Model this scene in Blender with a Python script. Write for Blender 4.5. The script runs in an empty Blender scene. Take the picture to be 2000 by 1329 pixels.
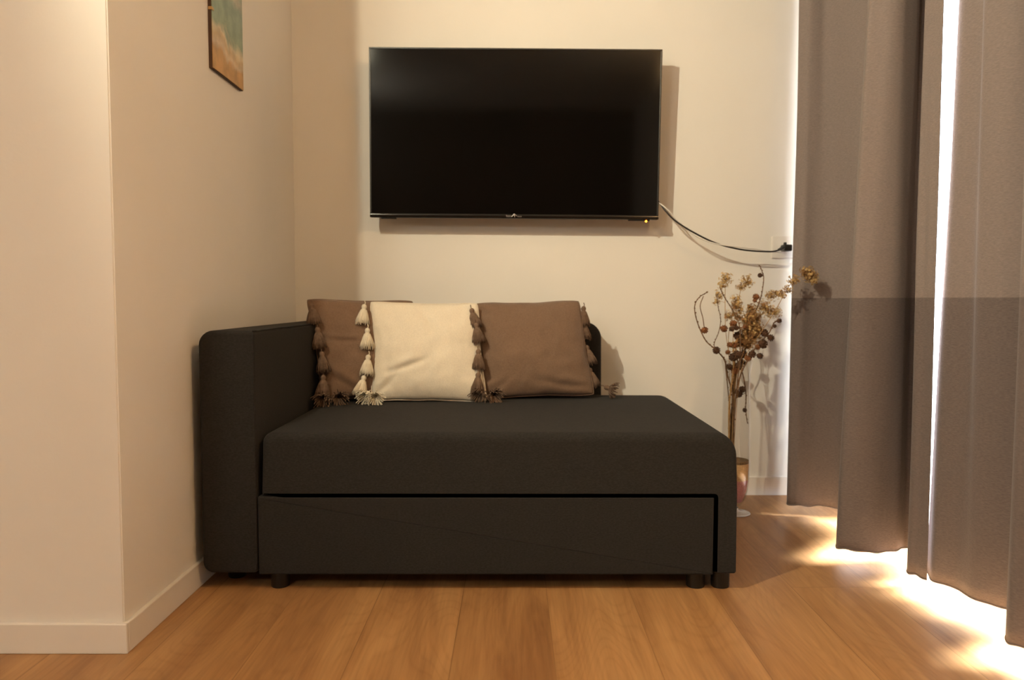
import bpy, bmesh, math, random
from mathutils import Vector, Matrix, noise
from math import sin, cos, pi, radians

SC = bpy.context.scene
COL = SC.collection

# ------------------------------------------------------------------ camera
cd = bpy.data.cameras.new('camera')
cd.sensor_width = 36.0
cd.lens = 1480.0 / 2000.0 * 36.0
cd.clip_start = 0.02
cam = bpy.data.objects.new('camera', cd)
COL.objects.link(cam)
cam.location = (0, 0, 0.8)
cam.rotation_euler = (pi/2 - math.atan(79.5/1480), 0, math.atan(3/1480))
cd.dof.use_dof = True
cd.dof.focus_distance = 2.12
cd.dof.aperture_fstop = 2.8
SC.camera = cam

# ------------------------------------------------------------------ world, lamps, exposure
w = bpy.data.worlds.new('daylight')
SC.world = w
w.use_nodes = True
bg = w.node_tree.nodes['Background']
bg.inputs['Color'].default_value = (0.90, 0.95, 1.0, 1)
bg.inputs['Strength'].default_value = 9.0

def lamp(name, kind, loc, energy, color, size=0.02, target=None):
    l = bpy.data.lights.new(name, kind)
    l.energy = energy
    l.color = color
    if kind in ('POINT', 'SPOT'):
        l.shadow_soft_size = size
    o = bpy.data.objects.new(name, l)
    COL.objects.link(o)
    o.location = loc
    if target is not None:
        o.rotation_euler = (Vector(target) - Vector(loc)).to_track_quat('-Z', 'Y').to_euler()
    return o

WARM = (1.0, 0.90, 0.64)
AMBER = (1.0, 0.60, 0.25)
LAMP = Vector((-1.05, 0.79, 2.30))
AIM = Vector((0.825, 0.54, -0.30)).normalized()
sp = lamp('spot_bulb', 'SPOT', LAMP, 208, WARM, 0.016, LAMP + AIM)
sp.data.spot_size = radians(117)
sp.data.spot_blend = 1.0
lamp('added_room_fill', 'POINT', (-1.75, -1.4, 2.1), 60, (1.0, 0.93, 0.76), 0.18)  # added fill light out of view, lifts the front-left wall and warm ambient
lamp('added_amber_fill', 'POINT', (1.22, 0.30, 2.3), 55, AMBER, 0.11)  # added amber fill out of view, brightens the left side wall and shadowed strip
sun = lamp('hazy_sun', 'SUN', (3, 2, 2), 130, (0.88, 0.94, 1.0))
sun.data.angle = radians(24)
sun.rotation_euler = Vector((-cos(radians(24)), 0, -sin(radians(24)))).to_track_quat('-Z', 'Y').to_euler()
# sky portal in the balcony door opening
pl = bpy.data.lights.new('door_daylight_portal', 'AREA')
pl.shape = 'RECTANGLE'; pl.size = 2.25; pl.size_y = 2.2
pl.cycles.is_portal = True
po = bpy.data.objects.new('door_daylight_portal', pl)
COL.objects.link(po)
po.location = (1.42, 1.875, 1.12); po.rotation_euler = (0, pi/2, 0)

SC.view_settings.view_transform = 'Standard'
SC.view_settings.look = 'None'
SC.view_settings.gamma = 1
SC.view_settings.use_curve_mapping = False
SC.view_settings.exposure = 0.0

# ------------------------------------------------------------------ materials
def mat(name, col, rough=0.7, metal=0.0, spec=0.5, noise_scale=0, noise_amt=0.0, bump=0.0, bump_scale=200, stretch=(1, 1, 1), sheen=0.0, col2=None):
    m = bpy.data.materials.new(name)
    m.use_nodes = True
    nt = m.node_tree
    b = nt.nodes['Principled BSDF']
    b.inputs['Base Color'].default_value = (*col, 1)
    b.inputs['Roughness'].default_value = rough
    b.inputs['Metallic'].default_value = metal
    b.inputs['Specular IOR Level'].default_value = spec
    if sheen:
        b.inputs['Sheen Weight'].default_value = sheen
        b.inputs['Sheen Roughness'].default_value = 0.5
    if noise_amt or bump:
        tc = nt.nodes.new('ShaderNodeTexCoord')
        mp = nt.nodes.new('ShaderNodeMapping')
        mp.inputs['Scale'].default_value = stretch
        nt.links.new(tc.outputs['Object'], mp.inputs['Vector'])
    if noise_amt:
        n = nt.nodes.new('ShaderNodeTexNoise')
        n.inputs['Scale'].default_value = noise_scale
        n.inputs['Detail'].default_value = 4
        nt.links.new(mp.outputs['Vector'], n.inputs['Vector'])
        r = nt.nodes.new('ShaderNodeValToRGB')
        a = col2 or tuple(c*(1-noise_amt) for c in col)
        r.color_ramp.elements[0].position = 0.35
        r.color_ramp.elements[1].position = 0.65
        r.color_ramp.elements[0].color = (*a, 1)
        r.color_ramp.elements[1].color = (*[min(1, c*(1+noise_amt)) for c in col], 1)
        nt.links.new(n.outputs['Fac'], r.inputs['Fac'])
        nt.links.new(r.outputs['Color'], b.inputs['Base Color'])
    if bump:
        n2 = nt.nodes.new('ShaderNodeTexNoise')
        n2.inputs['Scale'].default_value = bump_scale
        n2.inputs['Detail'].default_value = 3
        nt.links.new(mp.outputs['Vector'], n2.inputs['Vector'])
        bp = nt.nodes.new('ShaderNodeBump')
        bp.inputs['Strength'].default_value = bump
        bp.inputs['Distance'].default_value = 0.002
        nt.links.new(n2.outputs['Fac'], bp.inputs['Height'])
        nt.links.new(bp.outputs['Normal'], b.inputs['Normal'])
    return m

M = {}
M['wall'] = mat('painted_plaster', (0.80, 0.775, 0.74), 0.85, noise_scale=2.5, noise_amt=0.015, bump=0.12, bump_scale=160)
M['rear_darkened'] = mat('darkened_rear_wall', (0.085, 0.048, 0.024), 0.6, noise_scale=6, noise_amt=0.3, stretch=(4, 4, 0.3))  # made-up dark brown for the unseen rear wall, keeps the screen reflection dim
M['ceiling'] = mat('ceiling_paint', (0.80, 0.78, 0.75), 0.9)
M['skirting'] = mat('skirting_paint', (0.80, 0.77, 0.73), 0.45)
M['sofa'] = mat('charcoal_weave', (0.023, 0.0215, 0.021), 0.95, spec=0.15, noise_scale=300, noise_amt=0.16, bump=0.3, bump_scale=700, stretch=(0.5, 0.5, 1), sheen=0.03)
M['sofa_dark'] = mat('sofa_underside', (0.012, 0.012, 0.012), 0.95, spec=0.1)
M['black_plastic'] = mat('black_plastic', (0.008, 0.008, 0.008), 0.4)
M['tv_shell'] = mat('tv_shell_plastic', (0.008, 0.008, 0.009), 0.38)
M['tv_screen'] = mat('tv_screen_glass', (0.0025, 0.0022, 0.002), 0.07, spec=0.28)
M['tv_chin'] = mat('tv_glossy_strip', (0.006, 0.005, 0.005), 0.12)
M['silver'] = mat('silver_lettering', (0.75, 0.72, 0.70), 0.3, metal=0.9)
M['brown_cloth'] = mat('brown_pillow_cloth', (0.188, 0.120, 0.083), 0.95, spec=0.15, noise_scale=260, noise_amt=0.10, bump=0.35, bump_scale=600, sheen=0.2)
M['cream_cloth'] = mat('cream_pillow_cloth', (0.78, 0.70, 0.58), 0.95, spec=0.15, noise_scale=260, noise_amt=0.05, bump=0.35, bump_scale=600, sheen=0.2)
M['brown_yarn'] = mat('brown_tassel_yarn', (0.170, 0.112, 0.080), 0.95, spec=0.1, noise_scale=60, noise_amt=0.2)
M['cream_yarn'] = mat('cream_tassel_yarn', (0.80, 0.72, 0.58), 0.95, spec=0.1, noise_scale=60, noise_amt=0.06)
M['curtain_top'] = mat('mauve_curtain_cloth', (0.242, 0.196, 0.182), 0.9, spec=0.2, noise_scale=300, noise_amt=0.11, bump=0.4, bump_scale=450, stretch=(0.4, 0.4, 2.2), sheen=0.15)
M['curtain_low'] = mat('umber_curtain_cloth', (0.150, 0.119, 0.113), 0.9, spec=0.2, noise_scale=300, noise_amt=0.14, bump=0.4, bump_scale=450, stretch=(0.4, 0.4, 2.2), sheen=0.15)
M['white_plastic'] = mat('white_plastic', (0.78, 0.74, 0.70), 0.35)
M['white_cord'] = mat('white_cord_rubber', (0.75, 0.72, 0.68), 0.5)
M['black_cord'] = mat('black_cord_rubber', (0.012, 0.010, 0.009), 0.45)
M['frame_metal'] = mat('white_door_frame', (0.75, 0.76, 0.78), 0.4)
M['twig'] = mat('dry_twig_bark', (0.16, 0.085, 0.04), 0.85, noise_scale=90, noise_amt=0.3)
M['twig_pale'] = mat('dry_stalk_straw', (0.42, 0.25, 0.10), 0.8, noise_scale=90, noise_amt=0.25)
M['cone'] = mat('dry_cone_scales', (0.085, 0.038, 0.018), 0.85, noise_scale=200, noise_amt=0.4)
M['cone_red'] = mat('dry_cone_russet', (0.22, 0.085, 0.03), 0.85, noise_scale=200, noise_amt=0.4)
M['petal'] = mat('dry_petal_straw', (0.62, 0.43, 0.19), 0.9, noise_scale=80, noise_amt=0.25)
M['petal_brown'] = mat('dry_petal_brown', (0.33, 0.17, 0.06), 0.9, noise_scale=80, noise_amt=0.3)
M['sand_tan'] = mat('tan_sand', (0.55, 0.37, 0.19), 0.95, noise_scale=300, noise_amt=0.2)
M['sand_pink'] = mat('pink_sand', (0.50, 0.23, 0.24), 0.8, noise_scale=300, noise_amt=0.2)
M['sand_rim'] = mat('brown_moss', (0.14, 0.085, 0.035), 0.95, noise_scale=200, noise_amt=0.3)
M['steel'] = mat('brushed_steel', (0.55, 0.54, 0.52), 0.35, metal=1.0)
M['clip'] = mat('brass_clip', (0.55, 0.36, 0.16), 0.4, metal=0.6)
M['frame_wood'] = mat('dark_frame_edge', (0.06, 0.028, 0.014), 0.6)
M['paving'] = mat('balcony_tiles', (0.55, 0.54, 0.52), 0.7, noise_scale=3, noise_amt=0.06)

def emis(name, col, st):
    m = bpy.data.materials.new(name); m.use_nodes = True
    b = m.node_tree.nodes['Principled BSDF']
    b.inputs['Base Color'].default_value = (*col, 1)
    b.inputs['Emission Color'].default_value = (*col, 1)
    b.inputs['Emission Strength'].default_value = st
    return m
M['led'] = emis('standby_led', (1.0, 0.28, 0.02), 9)
M['bulb'] = emis('lamp_bulb_glow', WARM, 6)

def thin_glass(name, tint, gloss):
    m = bpy.data.materials.new(name); m.use_nodes = True
    nt = m.node_tree
    for n in list(nt.nodes): nt.nodes.remove(n)
    out = nt.nodes.new('ShaderNodeOutputMaterial')
    mx = nt.nodes.new('ShaderNodeMixShader')
    tr = nt.nodes.new('ShaderNodeBsdfTransparent'); tr.inputs['Color'].default_value = (*tint, 1)
    gl = nt.nodes.new('ShaderNodeBsdfGlossy'); gl.inputs['Roughness'].default_value = 0.03
    lw = nt.nodes.new('ShaderNodeLayerWeight'); lw.inputs['Blend'].default_value = 0.5
    pw = nt.nodes.new('ShaderNodeMath'); pw.operation = 'POWER'; pw.inputs[1].default_value = gloss
    ad = nt.nodes.new('ShaderNodeMath'); ad.operation = 'MULTIPLY_ADD'; ad.inputs[1].default_value = 0.75; ad.inputs[2].default_value = 0.035
    nt.links.new(lw.outputs['Facing'], pw.inputs[0]); nt.links.new(pw.outputs[0], ad.inputs[0])
    nt.links.new(ad.outputs[0], mx.inputs[0]); nt.links.new(tr.outputs[0], mx.inputs[1]); nt.links.new(gl.outputs[0], mx.inputs[2])
    nt.links.new(mx.outputs[0], out.inputs['Surface'])
    return m
M['glass'] = thin_glass('clear_glass', (0.955, 0.95, 0.945), 5.0)
M['pane'] = thin_glass('window_glass', (0.96, 0.97, 0.97), 5.0)

def floor_material():
    m = bpy.data.materials.new('oak_vinyl_planks'); m.use_nodes = True
    nt = m.node_tree; N = nt.nodes; L = nt.links
    b = N['Principled BSDF']
    tc = N.new('ShaderNodeTexCoord')
    sx = N.new('ShaderNodeSeparateXYZ'); L.new(tc.outputs['Object'], sx.inputs[0])
    cx = N.new('ShaderNodeCombineXYZ')
    ax = N.new('ShaderNodeMath'); ax.operation = 'ADD'; ax.inputs[1].default_value = 10.0 + 0.147
    ay = N.new('ShaderNodeMath'); ay.operation = 'ADD'; ay.inputs[1].default_value = 10.90
    L.new(sx.outputs['X'], ax.inputs[0]); L.new(sx.outputs['Y'], ay.inputs[0])
    L.new(ay.outputs[0], cx.inputs['X']); L.new(ax.outputs[0], cx.inputs['Y'])
    def brick(c1, c2, mortar):
        br = N.new('ShaderNodeTexBrick')
        br.inputs['Scale'].default_value = 1.0
        br.inputs['Brick Width'].default_value = 1.22
        br.inputs['Row Height'].default_value = 0.2275
        br.inputs['Mortar Size'].default_value = 0.0011
        br.inputs['Mortar Smooth'].default_value = 0.3
        br.inputs['Color1'].default_value = (*c1, 1); br.inputs['Color2'].default_value = (*c2, 1)
        br.inputs['Mortar'].default_value = (*mortar, 1)
        br.offset = 0.37
        L.new(cx.outputs[0], br.inputs['Vector'])
        return br
    bid = brick((0, 0, 0), (1, 1, 1), (0.4, 0.4, 0.4))
    seam = brick((1, 1, 1), (1, 1, 1), (0, 0, 0))
    # grain coordinates, shifted per plank
    gv = N.new('ShaderNodeVectorMath'); gv.operation = 'MULTIPLY_ADD'
    gv.inputs[1].default_value = (7, 7, 7)
    L.new(bid.outputs['Color'], gv.inputs[0]); L.new(tc.outputs['Object'], gv.inputs[2])
    mp = N.new('ShaderNodeMapping'); mp.inputs['Scale'].default_value = (1.0, 0.11, 1)
    L.new(gv.outputs[0], mp.inputs['Vector'])
    n1 = N.new('ShaderNodeTexNoise'); n1.inputs['Scale'].default_value = 9; n1.inputs['Detail'].default_value = 6; n1.inputs['Roughness'].default_value = 0.62; n1.inputs['Distortion'].default_value = 0.9
    L.new(mp.outputs[0], n1.inputs['Vector'])
    mp2 = N.new('ShaderNodeMapping'); mp2.inputs['Scale'].default_value = (1.0, 0.035, 1)
    L.new(gv.outputs[0], mp2.inputs['Vector'])
    n2 = N.new('ShaderNodeTexNoise'); n2.inputs['Scale'].default_value = 150; n2.inputs['Detail'].default_value = 3
    L.new(mp2.outputs[0], n2.inputs['Vector'])
    # cathedral figure : contour lines of a smooth stretched noise
    mp3 = N.new('ShaderNodeMapping'); mp3.inputs['Scale'].default_value = (1.0, 0.20, 1)
    L.new(gv.outputs[0], mp3.inputs['Vector'])
    n3 = N.new('ShaderNodeTexNoise'); n3.inputs['Scale'].default_value = 5.5; n3.inputs['Detail'].default_value = 1.0
    L.new(mp3.outputs[0], n3.inputs['Vector'])
    m3 = N.new('ShaderNodeMath'); m3.operation = 'MULTIPLY'; m3.inputs[1].default_value = 26; L.new(n3.outputs['Fac'], m3.inputs[0])
    f3 = N.new('ShaderNodeMath'); f3.operation = 'PINGPONG'; f3.inputs[1].default_value = 0.5; L.new(m3.outputs[0], f3.inputs[0])
    ramp = N.new('ShaderNodeValToRGB')
    e = ramp.color_ramp.elements
    e[0].position = 0.30; e[0].color = (0.265, 0.128, 0.052, 1)
    e[1].position = 0.68; e[1].color = (0.455, 0.255, 0.108, 1)
    k = e.new(0.48); k.color = (0.375, 0.196, 0.080, 1)
    L.new(n1.outputs['Fac'], ramp.inputs['Fac'])
    def mixc(mode, fac, a, bb):
        x = N.new('ShaderNodeMix'); x.data_type = 'RGBA'; x.blend_type = mode
        if isinstance(fac, float): x.inputs[0].default_value = fac
        else: L.new(fac, x.inputs[0])
        L.new(a, x.inputs[6])
        if isinstance(bb, tuple): x.inputs[7].default_value = (*bb, 1)
        else: L.new(bb, x.inputs[7])
        return x.outputs[2]
    r2 = N.new('ShaderNodeValToRGB'); r2.color_ramp.elements[0].color = (0.80, 0.78, 0.75, 1); r2.color_ramp.elements[1].color = (1.12, 1.12, 1.12, 1)
    r2.color_ramp.elements[0].position = 0.3; r2.color_ramp.elements[1].position = 0.7
    L.new(n2.outputs['Fac'], r2.inputs['Fac'])
    r3 = N.new('ShaderNodeValToRGB'); r3.color_ramp.elements[0].color = (0.80, 0.74, 0.66, 1); r3.color_ramp.elements[1].color = (1, 1, 1, 1)
    r3.color_ramp.elements[0].position = 0.0; r3.color_ramp.elements[1].position = 0.22
    L.new(f3.outputs[0], r3.inputs['Fac'])
    rb = N.new('ShaderNodeValToRGB'); rb.color_ramp.elements[0].color = (0.92, 0.90, 0.88, 1); rb.color_ramp.elements[1].color = (1.07, 1.08, 1.08, 1)
    L.new(bid.outputs['Color'], rb.inputs['Fac'])
    c = mixc('MULTIPLY', 0.55, ramp.outputs['Color'], r2.outputs['Color'])
    c = mixc('MULTIPLY', 0.38, c, r3.outputs['Color'])
    c = mixc('MULTIPLY', 1.0, c, rb.outputs['Color'])
    rs = N.new('ShaderNodeValToRGB'); rs.color_ramp.elements[0].color = (0.45, 0.38, 0.32, 1); rs.color_ramp.elements[1].color = (1, 1, 1, 1)
    L.new(seam.outputs['Color'], rs.inputs['Fac'])
    c = mixc('MULTIPLY', 0.6, c, rs.outputs['Color'])
    L.new(c, b.inputs['Base Color'])
    b.inputs['Roughness'].default_value = 0.42
    b.inputs['Specular IOR Level'].default_value = 0.4
    bp = N.new('ShaderNodeBump'); bp.inputs['Strength'].default_value = 0.08; bp.inputs['Distance'].default_value = 0.001
    L.new(n2.outputs['Fac'], bp.inputs['Height']); L.new(bp.outputs['Normal'], b.inputs['Normal'])
    return m
M['floor'] = floor_material()

def beach_print():
    m = bpy.data.materials.new('beach_photo_print'); m.use_nodes = True
    nt = m.node_tree; N = nt.nodes; L = nt.links
    b = N['Principled BSDF']; b.inputs['Roughness'].default_value = 0.35
    tc = N.new('ShaderNodeTexCoord')
    sx = N.new('ShaderNodeSeparateXYZ'); L.new(tc.outputs['Object'], sx.inputs[0])   # y along the wall, z up
    n = N.new('ShaderNodeTexNoise'); n.inputs['Scale'].default_value = 7; n.inputs['Detail'].default_value = 4; n.inputs['Distortion'].default_value = 0.6
    L.new(tc.outputs['Object'], n.inputs['Vector'])
    a = N.new('ShaderNodeMath'); a.operation = 'MULTIPLY_ADD'; a.inputs[1].default_value = 0.03; L.new(sx.outputs['Y'], a.inputs[0]); L.new(sx.outputs['Z'], a.inputs[2])
    d = N.new('ShaderNodeMath'); d.operation = 'MULTIPLY_ADD'; d.inputs[1].default_value = 0.18; L.new(n.outputs['Fac'], d.inputs[0]); L.new(a.outputs[0], d.inputs[2])
    r = N.new('ShaderNodeValToRGB'); e = r.color_ramp.elements
    e[0].position = 0.0; e[0].color = (0.50, 0.30, 0.13, 1)
    e[1].position = 1.0; e[1].color = (0.24, 0.34, 0.33, 1)
    for p, c in ((0.155, (0.52, 0.32, 0.14)), (0.175, (0.62, 0.52, 0.40)), (0.205, (0.55, 0.42, 0.25)), (0.222, (0.62, 0.56, 0.42)), (0.245, (0.25, 0.36, 0.28)), (0.33, (0.22, 0.33, 0.30)), (0.36, (0.45, 0.47, 0.42)), (0.40, (0.20, 0.34, 0.31))):
        q = e.new(p); q.color = (*c, 1)
    L.new(d.outputs[0], r.inputs['Fac'])
    n2 = N.new('ShaderNodeTexNoise'); n2.inputs['Scale'].default_value = 22; n2.inputs['Detail'].default_value = 5
    L.new(tc.outputs['Object'], n2.inputs['Vector'])
    r2 = N.new('ShaderNodeValToRGB'); r2.color_ramp.elements[0].color = (0.75, 0.75, 0.75, 1); r2.color_ramp.elements[1].color = (1.25, 1.2, 1.15, 1)
    r2.color_ramp.elements[0].position = 0.35; r2.color_ramp.elements[1].position = 0.65
    L.new(n2.outputs['Fac'], r2.inputs['Fac'])
    x = N.new('ShaderNodeMix'); x.data_type = 'RGBA'; x.blend_type = 'MULTIPLY'; x.inputs[0].default_value = 0.8
    L.new(r.outputs['Color'], x.inputs[6]); L.new(r2.outputs['Color'], x.inputs[7])
    L.new(x.outputs[2], b.inputs['Base Color'])
    return m
M['print'] = beach_print()

# ------------------------------------------------------------------ helpers
def tag(o, label=None, cat=None, group=None, kind=None):
    if label: o['label'] = label
    if cat: o['category'] = cat
    if group: o['group'] = group
    if kind: o['kind'] = kind
    return o

def empty(name, loc, label, cat, group=None):
    o = bpy.data.objects.new(name, None)
    COL.objects.link(o)
    o.location = loc
    o.empty_display_size = 0.05
    return tag(o, label, cat, group)

def obj(name, bm, m, parent=None, smooth=False, loc=None, angle=None):
    me = bpy.data.meshes.new(name)
    bmesh.ops.recalc_face_normals(bm, faces=bm.faces)
    bm.to_mesh(me); bm.free()
    for mm in (m if isinstance(m, (list, tuple)) else [m]):
        me.materials.append(mm)
    if smooth:
        me.polygons.foreach_set('use_smooth', [True]*len(me.polygons))
        if angle:
            me.set_sharp_from_angle(angle=radians(angle))
            big = {me.loops[l].edge_index for p in me.polygons if len(p.vertices) > 12 for l in p.loop_indices}
            for ei in big: me.edges[ei].use_edge_sharp = True
    o = bpy.data.objects.new(name, me)
    COL.objects.link(o)
    if parent is not None: o.parent = parent
    if loc is not None: o.location = loc
    return o

def box(bm, x0, x1, y0, y1, z0, z1, bev=0, seg=2):
    r = bmesh.ops.create_cube(bm, size=1)
    vs = r['verts']
    for v in vs:
        v.co = Vector(((x0+x1)/2 + v.co.x*(x1-x0), (y0+y1)/2 + v.co.y*(y1-y0), (z0+z1)/2 + v.co.z*(z1-z0)))
    if bev:
        es = list({e for v in vs for e in v.link_edges})
        bmesh.ops.bevel(bm, geom=es, offset=bev, segments=seg, profile=0.5, affect='EDGES')
    return bm

def nb(*a, **k):
    bm = bmesh.new(); box(bm, *a, **k); return bm

def tube(bm, pts, rad, seg=6, caps=True):
    pts = [Vector(p) for p in pts]
    n = len(pts)
    rings = []
    up = None
    for i, p in enumerate(pts):
        d = (pts[min(i+1, n-1)] - pts[max(i-1, 0)])
        if d.length < 1e-9: d = Vector((0, 0, 1))
        d.normalize()
        if up is None:
            up = d.orthogonal().normalized()
        else:
            up = (up - d*up.dot(d))
            up = up.normalized() if up.length > 1e-6 else d.orthogonal().normalized()
        s = d.cross(up)
        r = rad(i/(n-1)) if callable(rad) else rad
        rings.append([bm.verts.new(p + (up*cos(2*pi*k/seg) + s*sin(2*pi*k/seg))*r) for k in range(seg)])
    for a, b in zip(rings, rings[1:]):
        for k in range(seg):
            bm.faces.new((a[k], a[(k+1) % seg], b[(k+1) % seg], b[k]))
    if caps:
        bm.faces.new(rings[0][::-1]); bm.faces.new(rings[-1])
    return bm

def spline(pts, n=8):
    P = [Vector(p) for p in pts]
    P = [P[0]*2 - P[1]] + P + [P[-1]*2 - P[-2]]
    out = []
    for i in range(1, len(P)-2):
        for k in range(n):
            t = k/n
            a, b, c, d = P[i-1], P[i], P[i+1], P[i+2]
            out.append(0.5*((2*b) + (c-a)*t + (2*a-5*b+4*c-d)*t*t + (3*b-a-3*c+d)*t**3))
    out.append(P[-2])
    return out

def lathe(bm, prof, seg=48, c=(0, 0, 0), cap0=False, cap1=False):
    rings = []
    for r, z in prof:
        rings.append([bm.verts.new((c[0]+r*cos(2*pi*k/seg), c[1]+r*sin(2*pi*k/seg), c[2]+z)) for k in range(seg)])
    for a, b in zip(rings, rings[1:]):
        for k in range(seg):
            bm.faces.new((a[k], a[(k+1) % seg], b[(k+1) % seg], b[k]))
    if cap0: bm.faces.new(rings[0][::-1])
    if cap1: bm.faces.new(rings[-1])
    return bm

def prism(poly, y0, y1, bev, seg=4, ysub=0):
    """extrude an XZ outline along y and round the two rims"""
    bm = bmesh.new()
    a = [bm.verts.new((x, y0, z)) for x, z in poly]
    b = [bm.verts.new((x, y1, z)) for x, z in poly]
    n = len(poly)
    f0 = bm.faces.new(a); f1 = bm.faces.new(b[::-1])
    for k in range(n):
        bm.faces.new((a[k], b[k], b[(k+1) % n], a[(k+1) % n]))
    es = list(f0.edges) + list(f1.edges)
    bmesh.ops.bevel(bm, geom=es, offset=bev, segments=seg, profile=0.5, affect='EDGES')
    return bm

def rimmed(poly, y0, y1, bf, seg=6):
    n = len(poly)
    P = [Vector(p) for p in poly]
    area = sum(P[i].x*P[(i+1) % n].y - P[(i+1) % n].x*P[i].y for i in range(n))
    sg = 1 if area > 0 else -1
    N = []
    for i in range(n):
        a = (P[i]-P[i-1]).normalized(); b = (P[(i+1) % n]-P[i]).normalized()
        na = Vector((-a.y, a.x))*sg; nb_ = Vector((-b.y, b.x))*sg
        m = (na+nb_)
        N.append(m/max(0.35, (1+na.dot(nb_))))
    bm = bmesh.new()
    rings = []
    for end in (0, 1):
        for k in (range(seg+1) if end == 0 else range(seg, -1, -1)):
            a = pi/2*k/seg
            ring = []
            for p, nn in zip(P, N):
                b = bf(p.x, p.y)
                q = p + nn*b*(1-sin(a)); dy = b*(1-cos(a))
                ring.append(bm.verts.new((q.x, y0+dy if end == 0 else y1-dy, q.y)))
            rings.append(ring)
    for r0, r1 in zip(rings, rings[1:]):
        for k in range(n):
            bm.faces.new((r0[k], r1[k], r1[(k+1) % n], r0[(k+1) % n]))
    bm.faces.new(rings[0]); bm.faces.new(rings[-1][::-1])
    return bm

def rounded(corners, seg=6):
    """corners: (x, z, radius) in order; fillets each"""
    out = []
    n = len(corners)
    for i, (x, z, r) in enumerate(corners):
        p = Vector((x, z)); a = Vector(corners[i-1][:2]); b = Vector(corners[(i+1) % n][:2])
        if r <= 0: out.append((x, z)); continue
        da = (a-p).normalized(); db = (b-p).normalized()
        p0 = p + da*r; p1 = p + db*r
        for k in range(seg+1):
            t = k/seg
            # quadratic-ish arc
            c = p + da*r + db*r
            ang0 = math.atan2((p0-c).y, (p0-c).x); ang1 = math.atan2((p1-c).y, (p1-c).x)
            dd = (ang1-ang0+pi) % (2*pi) - pi
            q = c + Vector((cos(ang0+dd*t), sin(ang0+dd*t)))*r
            out.append((q.x, q.y))
    return out

# ------------------------------------------------------------------ the setting
XL, YB, YF, XR, ZC, YR, XLL = -0.882, 3.07, 1.678, 1.36, 2.55, -2.8, -2.7
def struct(name, bm, m, **k):
    return tag(obj(name, bm, m, **k), kind='structure')

struct('floor', nb(XLL-0.1, XR+0.12, YR-0.1, YB+0.1, -0.10, 0.0), M['floor'])
struct('ceiling', nb(XLL-0.1, XR+0.12, YR-0.1, YB+0.1, ZC, ZC+0.1), M['ceiling'])
struct('wall_back', nb(XL, XR+0.12, YB, YB+0.12, 0, ZC), M['wall'])
bm = nb(XLL, XL, YF, YB+0.12, 0, ZC)
es = [e for e in bm.edges if all(abs(v.co.x-XL) < 1e-5 and abs(v.co.y-YF) < 1e-5 for v in e.verts)]
bmesh.ops.bevel(bm, geom=es, offset=0.003, segments=3, affect='EDGES')
struct('wall_left', bm, M['wall'])
struct('wall_far_left', nb(XLL-0.1, XLL, YR, YF, 0, ZC), M['wall'])
struct('wall_rear', nb(XLL, XR+0.12, YR-0.1, YR, 0, ZC), M['rear_darkened'])
DY0, DY1, DZ = 0.75, 2.765, 2.24
bm = nb(XR, XR+0.12, YR, DY0, 0, ZC)
box(bm, XR, XR+0.12, DY1, YB, 0, ZC)
box(bm, XR, XR+0.12, DY0, DY1, DZ, ZC)
struct('wall_right', bm, M['wall'])
# skirting boards
def skirt(name, x0, x1, y0, y1, hz=0.069):
    struct(name, nb(x0, x1, y0, y1, 0.0, hz, bev=0.0022, seg=2), M['skirting'])
skirt('baseboard_back', XL+0.0005, XR, YB-0.011, YB+0.004, 0.075)
skirt('baseboard_left', XL-0.004, XL+0.011, YF-0.0001, YB-0.0115)
skirt('baseboard_front_left', XLL, XL+0.011, YF-0.011, YF-0.0002)
skirt('baseboard_rear', XLL, XR, YR-0.004, YR+0.011)
# balcony door: frame, sashes, panes
fr = bmesh.new()
x0, x1 = XR+0.02, XR+0.09
box(fr, x0, x1, DY0, DY0+0.05, 0, DZ, bev=.003); box(fr, x0, x1, DY1-0.05, DY1, 0, DZ, bev=.003)
box(fr, x0, x1, DY0+.05, DY1-.05, DZ-0.05, DZ, bev=.003); box(fr, x0, x1, DY0+.05, DY1-.05, 0, 0.035, bev=.003)
wf = struct('window_1', fr, M['frame_metal'])
ps = nb(XR+0.052, XR+0.058, DY0+.05, DY1-.05, .035, DZ-.05)
obj('pane', ps, M['pane'], wf)
mu = bmesh.new()
for yy in (1.50, 2.22):
    box(mu, XR+0.035, XR+0.075, yy-0.0, yy+0.045, 0.036, DZ-0.051, bev=.003)
obj('mullion', mu, M['frame_metal'], wf)
struct('floor_balcony', nb(XR+0.12, XR+1.6, -1.0, 4.2, -0.14, -0.03), M['paving'])

# ------------------------------------------------------------------ sofa bed
SY = 2.035
sofa = empty('sofa_bed', (-0.12, 2.5, 0), 'charcoal fabric sofa bed with one left arm and pull-out drawer under the television', 'sofa')
def spart(name, bm, m, parent=sofa, smooth=True, angle=None, label=None):
    bmesh.ops.translate(bm, verts=bm.verts, vec=(0.12, -2.5, 0))
    o = obj(name, bm, m, parent, smooth=smooth, angle=angle)
    if label: o['label'] = label
    return o
# arm
arm = rimmed(rounded([(-0.851, 0.050, 0.03), (-0.851, 0.716, 0.040), (-0.700, 0.716, 0.013), (-0.700, 0.050, 0.012)], 6), SY, 3.03, lambda x, z: 0.010, 4)
ao = spart('arm', arm, M['sofa'], angle=50)
sm = bmesh.new()
tube(sm, [(-0.7035, SY+0.003, 0.06+0.65*i/30) for i in range(31)] , 0.0022, 6)
tube(sm, [(-0.7035, SY+0.006+0.97*i/30, 0.7145) for i in range(31)], 0.0022, 6)
bmesh.ops.translate(sm, verts=sm.verts, vec=(0.12, -2.5, 0))
obj('seam', sm, M['sofa'], ao, smooth=True)
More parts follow.
